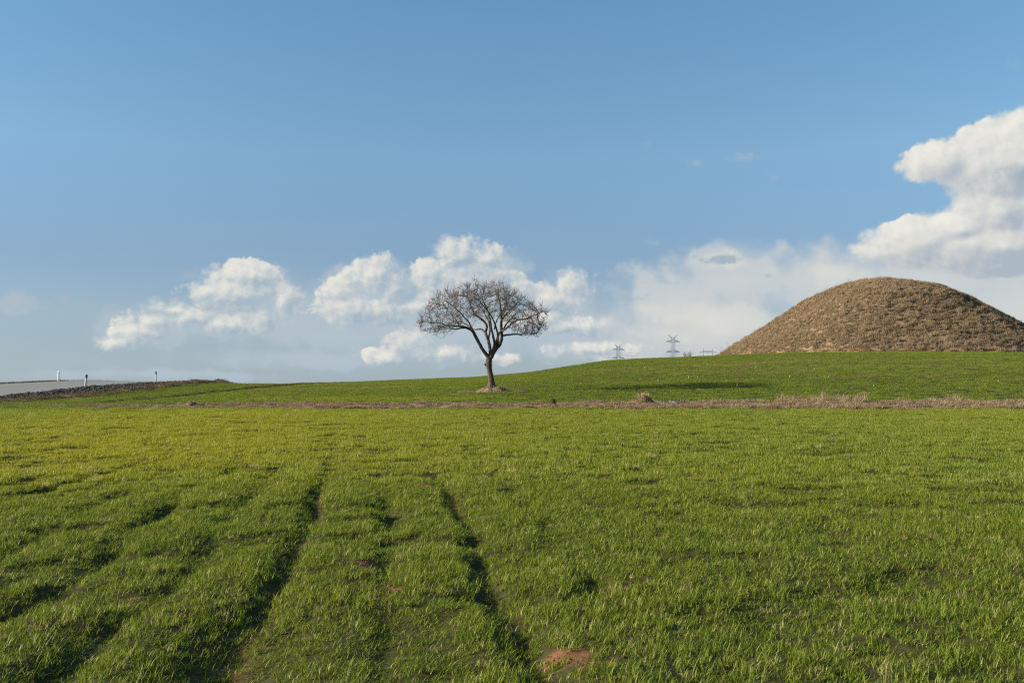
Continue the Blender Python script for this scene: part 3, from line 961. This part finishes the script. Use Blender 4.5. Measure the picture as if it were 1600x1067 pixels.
for it in range(70):
    use_a = alive & (near_d < INFL)
    if not use_a.any(): break
    ids = np.unique(near_i[use_a]); newp = []
    for i in ids:
        s_ = use_a & (near_i == i)
        v = att[s_] - NP[i]; v = v / (np.linalg.norm(v, axis=1)[:, None] + 1e-9)
        d = v.mean(0) + r.normal(0, .42, 3)
        if par[i] >= 0:
            pd = NP[i] - NP[par[i]]; d = d + .55 * pd / (np.linalg.norm(pd) + 1e-9)
        d = d / (np.linalg.norm(d) + 1e-9)
        newp.append((NP[i] + d * STEP, i))
    k0 = len(NP)
    NP = np.vstack([NP, np.array([p for p, _ in newp])]); par += [i for _, i in newp]
    for j in range(k0, len(NP)):
        d = np.linalg.norm(att - NP[j], axis=1); b = d < near_d; near_d[b] = d[b]; near_i[b] = j
    alive &= near_d > KILL
    if len(NP) > 12000: break
par = np.array(par); N = len(NP); NS = len(node)
print('tree nodes', N)
kids = [[] for _ in range(N)]
for i in range(NS, N): kids[par[i]].append(i)
rad = np.zeros(N)
for i in range(N - 1, NS - 1, -1):
    rad[i] = .0060 if not kids[i] else (sum(rad[k] ** 1.95 for k in kids[i])) ** (1 / 1.95)
rad = np.minimum(rad, .046)
mb = MB()
for i in range(NS, N):
    p = par[i]
    if p < NS or kids[p][0] != i:      # a branch starts here
        path, rr = [NP[p], NP[i]], [min(rad[i] * 1.15, .034), rad[i]]
        j = i
        while kids[j]:
            j = kids[j][0]; path.append(NP[j]); rr.append(rad[j])
        mb.tube(path, rr, 4 if rr[0] > .012 else 3, False)
    # short spurs, typical of an old fruit tree
    for _ in range(2 if r.uniform() < .35 else 1) if r.uniform() < (.8 if rad[i] < .012 else .35) else ():
        q = NP[i]; d = r.normal(0, 1, 3); d[2] = abs(d[2]) * .7 + .25; d = d / np.linalg.norm(d)
        Ls = r.uniform(.10, .38); mid = q + d * Ls * .5 + r.normal(0, .02, 3)
        mb.tube([q, mid, mid + (d + np.array([0, 0, .35])) * Ls * .5], [.0056, .0048, .0032], 3, False)
top = NP[NS:][NP[NS:, 2] > 5.2]
for q in top[r.choice(len(top), 240)]:      # upright water sprouts along the top
    d = np.array([r.normal(0, .28), r.normal(0, .28), 1.0]); Ls = r.uniform(.2, .55)
    m1 = q + d * Ls * .5 + r.normal(0, .02, 3)
    mb.tube([q, m1, q + d * Ls], [.0075, .006, .0035], 3, False)
crown = mb.build('crown', M_TWIG, tree)

# heap of earth and straw at the foot of the tree
bmh = bmesh.new(); bmesh.ops.create_grid(bmh, x_segments=56, y_segments=56, size=1.5)
for v in bmh.verts:
    a, b = v.co.x, v.co.y
    q = math.hypot((a - .05) / 1.3, b / 1.05)
    h = .54 * max(0, 1 - q) ** .85 - .15 * max(0, q - .95) + .38 * (float(fbm(a * 3 + 5, b * 3, 410, 4)) - .5) * max(0, 1.25 - q)
    v.co.x *= 1.0; v.co.z = h - .10
    X, Y = TX + a, TY + b
    v.co.z += float(terrain(X, Y)) - float(terrain(TX, TY))
me = bpy.data.meshes.new('soil_heap'); bmh.to_mesh(me); bmh.free(); me.materials.append(M_CLOD)
heap = bpy.data.objects.new('soil_heap', me); C.objects.link(heap)
heap.location = (TX + .1, TY, float(terrain(TX, TY)))
tag(heap, 'low heap of pale soil and straw piled round the foot of the bare tree', 'soil heap')
mb = MB()
for i in range(800):
    a = r.uniform(0, 6.283); q = math.sqrt(r.uniform(0, 1)) * 1.02
    X, Y = q * math.cos(a) * 1.25, q * math.sin(a) * 1.0
    zz = .56 * max(0, 1 - q) ** .85 - .07
    zz += float(terrain(TX + X, TY + Y)) - float(terrain(TX, TY))
    b = r.uniform(0, 6.283)
    mb.blade((X, Y, zz), (math.cos(b), math.sin(b), r.uniform(.05, .8)), r.uniform(.12, .34), .016, .3)
M_STRAWS = simple('loose_straw', (.30, .22, .13), (.55, .45, .31), 7, .8, .1)
mb.build('straw', M_STRAWS, heap)


# ------------------------------------------------------------------ recursive bare shrubs
def shrub(name, label, cat, loc, width, height, n, rad, mat, seed, lean=.0):
    r = random.Random(seed); mb = MB()

    def grow(p, d, L, w, lev):
        pts, rr = [p], [w]
        for k in range(3):
            d = (d + Vector((r.uniform(-.28, .28), r.uniform(-.28, .28), r.uniform(-.1, .2)))).normalized()
            p = p + d * L / 3; pts.append(p); rr.append(w * (1 - .22 * (k + 1)))
            if lev and r.random() < .9:
                a = Vector((r.uniform(-1, 1), r.uniform(-1, 1), r.uniform(.1, 1))).normalized()
                grow(p, (d + a * .9).normalized(), L * r.uniform(.4, .65), w * .6, lev - 1)
        mb.tube(pts, rr, 3, False)
    for i in range(n):
        a = r.uniform(0, 6.283); q = r.uniform(0, .25) * width
        d = Vector((math.cos(a) * width / height * .7 + lean, math.sin(a) * width / height * .7, 1)).normalized()
        grow(Vector((q * math.cos(a), q * math.sin(a), -.1)), d, height * r.uniform(.6, .95), rad, 2)
    o = mb.build(name, mat)
    o.location = loc
    return tag(o, label, cat)


x, y, _ = at(1075, 555, 128.0); z = float(terrain(x, y))
shrub('bare_shrub', 'small leafless shrub on the hill crest between the tall pylon and the big mound', 'shrub', (x, y, z - .1), 1.15, 1.0, 16, .028, M_TWIG, 3)
x, y, _ = at(1126, 556, 139.0); z = float(terrain(x, y))
shrub('bare_shrub', 'thin leafless shrub growing at the left foot of the big brown mound', 'shrub', (x + 1.1, y, z - .1), .9, 1.9, 9, .022, M_TWIG, 12, -.3)
x, y, _ = at(1500, 470, 152.0); z = float(mound_z(np.array(x), np.array(y))[0])

# ------------------------------------------------------------------ marker posts on the road
def marker_post(loc, h, w, label, dark, tilt):
    t = empty('marker_post', loc)
    t.rotation_euler = (0, tilt, 0)
    body = M_GREYPOST if dark else M_WHITE
    mb = MB(); n = 10; prof = []
    for z in (-.25, h * .35, h * .8, h * .93, h):
        prof.append(z)
    mb.tube([(0, 0, z) for z in prof], [w * .5, w * .5, w * .48, w * .46, w * .22], n)
    for v in mb.v: v.y *= .55
    mb.build('post', body, t, True)
    b = MB(); z0, z1 = h * .70, h * (.84 if not dark else .98)
    b.tube([(0, 0, z0), (0, 0, z1)], [w * .52, w * .52], n)
    for v in b.v: v.y *= .58
    if dark:
        b.build('black_band', M_BLACK, t)
    else:
        b2 = MB(); b2.box((0, -w * .30, h * .77), (w * .5, .012, h * .10)); b2.build('reflector', M_PALEROCK, t)
    return tag(t, label, 'marker post', 'marker posts along the road')


def on_ground(px, depth):
    x = (px - 800) / F * depth
    return x, depth, float(terrain(x, depth))


x, y, z = on_ground(92, 87.5)
marker_post((x, y, z), .95, .17, 'all white marker post on the far side of the road, leftmost of the three', False, 0)
x, y, z = on_ground(134, 75.5)
marker_post((x, y, z), .95, .16, 'pale marker post with a dark top on the near edge of the grey road', True, .09)
x, y, z = on_ground(244, 89.5)
marker_post((x, y, z), 1.05, .12, 'thin dark topped marker post where the stony bank meets the skyline', True, 0)

# ------------------------------------------------------------------ pylons
def lattice(mb, a0, a1, b0, b1, n, w):
    """zig-zag bracing between two members a and b"""
    a0, a1, b0, b1 = map(Vector, (a0, a1, b0, b1))
    for i in range(n):
        f0, f1 = i / n, (i + 1) / n
        mb.tube([a0.lerp(a1, f0), b0.lerp(b1, f1)], [w, w], 4, False)
        mb.tube([b0.lerp(b1, f0), a0.lerp(a1, f1)], [w, w], 4, False)


def pylon(loc, H, rz):
    t = empty('pylon', loc, rz)
    wb, wt = 1.95, 1.3
    mb = MB()
    cs = [(-1, -1), (1, -1), (1, 1), (-1, 1)]
    for (i, j) in cs:
        mb.tube([(i * wb, j * wb, -1), (i * wt, j * wt, H)], [.22, .17], 4)
    for k in range(4):
        a, b = cs[k], cs[(k + 1) % 4]
        nseg = 7
        for s in range(nseg):
            f0, f1 = s / nseg, (s + 1) / nseg
            w0, w1 = wb + (wt - wb) * f0, wb + (wt - wb) * f1
            mb.tube([(a[0] * w0, a[1] * w0, H * f0), (b[0] * w1, b[1] * w1, H * f1)], [.03, .03], 4, False)
            mb.tube([(b[0] * w0, b[1] * w0, H * f0), (a[0] * w1, a[1] * w1, H * f1)], [.03, .03], 4, False)
    mb.build('mast', M_STEEL, t)
    tips = []
    for z in (H * .92, H * .70):
        for s in (-1, 1):
            mb = MB(); L = 7.7
            w0 = wt + .2
            tip = (s * L, 0, z - .5)
            for j in (-1, 1):
                mb.tube([(s * w0, j * w0 * .8, z - .4), tip], [.15, .10], 4)
                mb.tube([(s * w0, j * w0 * .8, z + 1.5), (s * L * .55, j * .5, z + 1.1), tip], [.15, .12, .10], 4)
                lattice(mb, (s * w0, j * w0 * .8, z - .4), tip, (s * w0, j * w0 * .8, z + 1.5), tip, 6, .07)
            mb.build('crossarm', M_STEEL, t)
            for dx in (0, -s * 3.8):
                x = s * L + dx
                pts = [(x, 0, z - .5 - .25 * q) for q in range(10)]
                ins = MB().tube(pts, [.09 if q % 2 else .04 for q in range(10)], 6)
                tips.append((x, z - 2.9))
                ins.build('insulator', M_GLASSY, t)
    for s in (-1, 1):
        mb = MB()
        tip = (s * 5.2, 0, H + 3.0)
        for j in (-1, 1):
            mb.tube([(s * wt, j * wt, H), tip], [.13, .09], 4)
            mb.tube([(s * .3, j * wt * .6, H - 1.2), tip], [.11, .09], 4)
        lattice(mb, (s * wt, -wt, H), tip, (s * .3, wt * .6, H - 1.2), tip, 4, .06)
        mb.build('earth_wire_horn', M_STEEL, t)
        tips.append((s * 5.2, H + 3.0))
    return t, tips


P1 = (at(966, 560, 1130)[0], 1130.0); P2 = (at(1051.5, 556, 1000)[0], 1000.0)
rzp = math.atan2(P2[1] - P1[1], P2[0] - P1[0]) + math.pi / 2
PY = []
for (X, Y), topy, lab in ((P2, 523, 'taller looking steel pylon on the skyline beside the small shrub'), (P1, 537, 'smaller looking steel pylon on the skyline, leftmost of the pylons')):
    gz = float(terrain(X, Y, False)); top = at(1000, topy, Y)[2]
    t, tips = pylon((X, Y, gz), top - gz - 3.0, rzp)
    tag(t, lab, 'pylon', 'pylons on the skyline')
    PY.append((X, Y, gz, tips))

# twin pole frame further right
X, Y = at(1106, 552, 900)[0], 900.0; gz = float(terrain(X, Y, False)); top = at(1106, 544.5, Y)[2] - gz
t = empty('pole_frame_pylon', (X, Y, gz), .1)
for s in (-1, 1):
    MB().tube([(s * 4.1, 0, -1), (s * 4.1, 0, top)], [.32, .20], 8).build('pole', M_STEEL, t)
zb = at(1106, 550.5, Y)[2] - gz
mb = MB().tube([(-7.8, 0, zb), (7.8, 0, zb)], [.18, .18], 4).tube([(-7.8, 0, zb), (-4.1, 0, zb + 1.3), (4.1, 0, zb + 1.3), (7.8, 0, zb)], [.12] * 4, 4)
lattice(mb, (-4.1, 0, zb), (4.1, 0, zb), (-4.1, 0, zb + 1.3), (4.1, 0, zb + 1.3), 5, .08)
mb.build('crossarm', M_STEEL, t)
for s in (-7.6, 0, 7.6):
    MB().tube([(s, 0, zb - .25 * q) for q in range(9)], [.16 if q % 2 else .07 for q in range(9)], 6).build('insulator', M_GLASSY, t)
tag(t, 'low twin pole pylon frame seen between the small shrub and the big mound', 'pylon', 'pylons on the skyline')

# conductors
def tip_world(P, tp):
    X, Y, gz, _ = P
    return Vector((X + tp[0] * math.cos(rzp), Y + tp[0] * math.sin(rzp), gz + tp[1]))


dirv = Vector((P2[0] - P1[0], P2[1] - P1[1], 0))
wl = empty('power_line', (P2[0], P2[1], 0))
for i in range(len(PY[0][3])):
    a, b = tip_world(PY[1], PY[1][3][i]), tip_world(PY[0], PY[0][3][i])
    nxt, prv = b + dirv * 2.0 + Vector((0, 0, -2)), a - dirv * 2.0 + Vector((0, 0, -6))
    pts = []
    for (u, v, sag) in ((prv, a, 7), (a, b, 4.5), (b, nxt, 6)):
        for k in range(14):
            f = k / 14; p = u.lerp(v, f); p.z -= sag * 4 * f * (1 - f); pts.append(p)
    pts.append(nxt)
    off = Vector((P2[0], P2[1], 0))
    MB().tube([p - off for p in pts], [.045] * len(pts), 4).build('wire', M_STEEL, wl)
tag(wl, 'thin sagging wires strung between the two tall steel pylons', 'power line')


# ------------------------------------------------------------------ tussocks, heaps and stones in the strip
def tussock(name, label, cat, loc, w, h, n, seed, mat, spiky=.6):
    r = random.Random(seed); t = empty(name, loc)
    bm = bmesh.new(); bmesh.ops.create_icosphere(bm, subdivisions=3, radius=1)
    for v in bm.verts:
        k = 1 + .28 * (float(fbm(v.co.x * 2 + seed, v.co.y * 2 + v.co.z, seed, 3)) - .5) * 2
        v.co = Vector((v.co.x * w * .5 * k, v.co.y * w * .4 * k, max(v.co.z, -.3) * h * .72 * k))
    me = bpy.data.meshes.new('mass'); bm.to_mesh(me); bm.free(); me.materials.append(M_DARKTHATCH)
    me.polygons.foreach_set('use_smooth', np.ones(len(me.polygons), bool))
    o = bpy.data.objects.new('core', me); C.objects.link(o); o.parent = t
    mb = MB()
    for i in range(n):
        a, q = r.uniform(0, 6.283), math.sqrt(r.random())
        e = math.sqrt(1 - q * q * .96)
        p = Vector((q * math.cos(a) * w * .47, q * math.sin(a) * w * .38, e * h * .62))
        d = Vector((math.cos(a) * q + r.uniform(-.5, .5), math.sin(a) * q + r.uniform(-.5, .5), e * spiky + r.uniform(-.2, .3)))
        mb.blade(p, d, r.uniform(.35, .8) * h, .018, .28)
    mb.build('dead_blades', mat, t)
    return tag(t, label, cat)


def tus(px, depth, *a):
    x, y, z = on_ground(px, depth)
    return tussock(a[0], a[1], a[2], (x, y, z - .02), *a[3:])


tus(1005, 47.6, 'dry_tussock', 'rounded pale dry tussock rising above the strip, right of the tree', 'dry tussock', .85, .42, 420, 3, M_STRAWS)
tus(865, 46.8, 'dry_tussock', 'small upright rusty brown tussock on the strip below the tree shadow side', 'dry tussock', .17, .34, 130, 8, M_STRAW, 1.6)
tus(984, 46.6, 'dry_tussock', 'low flat dry tussock just left of the rounded pale tussock', 'dry tussock', .8, .20, 160, 19, M_STRAWS)
x, y, z = on_ground(1036, 46.4)
mb = MB(); rr_ = random.Random(4)
for i in range(46):
    p = Vector((rr_.uniform(-.42, .42), rr_.uniform(-.2, .2), rr_.uniform(0, .13)))
    d = Vector((1, rr_.uniform(-.5, .5), rr_.uniform(-.55, .05))).normalized()
    q = p + d * rr_.uniform(.2, .6) + Vector((0, 0, .04))
    q.z = max(q.z, .01)
    mb.tube([p + Vector((0, 0, .12)), p.lerp(q, .5) + Vector((0, 0, .09)), q], [.009, .008, .004], 4)
o = mb.build('brushwood_pile', M_PALEROCK); o.location = (x, y, z)
tag(o, 'small pile of bleached grey sticks right of the rounded pale tussock', 'brushwood')
tus(1058, 46.6, 'dry_tussock', 'straggling brown tussock to the right of the bleached sticks', 'dry tussock', .9, .20, 220, 27, M_STRAW)
tus(300, 46.5, 'dry_tussock', 'pale straw tuft at the left end of the strip, near the road', 'dry tussock', .5, .22, 160, 31, M_STRAWS)

# pale dead stalks standing in the hillside crop
stalk = None
for i, (px, py) in enumerate(((907, 600), (1000, 593), (1028, 596), (1076, 590), (1090, 589), (1135, 595), (1181, 574), (1231, 568), (1234, 589), (1295, 589),
                              (1272, 578), (1422, 592), (1048, 611), (1007, 575), (1152, 603), (1500, 607), (1365, 603), (1560, 596))):
    X, Y = ground_point(px, py + 1, 46, 124)
    if stalk is None:
        mb = MB(); rr_ = random.Random(9)
        for k in range(7):
            a = rr_.uniform(0, 6.283)
            mb.tube([(0, 0, -.02), (math.cos(a) * .015, math.sin(a) * .015, .10), (math.cos(a) * .035, math.sin(a) * .035, .20)], [.010, .009, .005], 4)
        stalk = mb.build('dead_stalk', M_PALESTALK); s = stalk
    else:
        s = stalk.copy(); C.objects.link(s)
    k = rr_.uniform(.5, .9)
    s.location = (X, Y, float(terrain(X, Y))); s.scale = (k, k, k * rr_.uniform(.8, 1.2)); s.rotation_euler = (0, 0, i * 1.3)
    tag(s, 'pale dead stalks standing up out of the green hillside crop', 'dead stalks', 'pale dead stalks dotted over the hillside')
# cut stubs left of the tree heap
for i, (dx, h) in enumerate(((-1.95, .20), (-1.62, .26), (-1.45, .18))):
    mb = MB(); rr_ = random.Random(60 + i)
    for k in range(4):
        mb.tube([(k * .05, 0, -.03), (k * .05 + rr_.uniform(-.04, .04), 0, h * rr_.uniform(.6, 1))], [.014, .008], 4)
    o = mb.build('cut_stubs', M_PALEROCK)
    o.location = (TX + dx, TY - .5, float(terrain(TX + dx, TY - .5)))
    tag(o, 'short bleached stubs sticking up left of the soil heap under the tree', 'cut stubs', 'bleached stubs beside the soil heap')
# clods and dry scraps lying on the bare earth in the near field
ck = []
for i in range(4):
    bm = bmesh.new(); bmesh.ops.create_icosphere(bm, subdivisions=2, radius=.014)
    rr_ = random.Random(70 + i)
    for v in bm.verts: v.co *= rr_.uniform(.7, 1.25); v.co.z *= .7
    me = bpy.data.meshes.new('clod'); bm.to_mesh(me); bm.free(); me.materials.append(M_REDCLOD)
    ck.append(bpy.data.objects.new('clod_%02d' % i, me))
x = np.concatenate([X + RNG.normal(0, rx * .6, 55) for X, Y, rx, ry in SOIL]); y = np.concatenate([Y + RNG.normal(0, ry * .6, 55) for X, Y, rx, ry in SOIL])
s_ = .15 + .75 * RNG.uniform(0, 1.0, x.size) ** 3
cl = scatter('soil_clods', ck, np.stack([x, y, terrain(x, y) + .003], -1), RNG.integers(0, 4, x.size), RNG.uniform(0, 6.28, x.size), np.stack([s_] * 3, -1), np.zeros(x.size), np.zeros(x.size))
tag(cl, 'crumbs of reddish soil lying in the bare patches of the near field', 'soil crumbs', kind='stuff')
print('done')
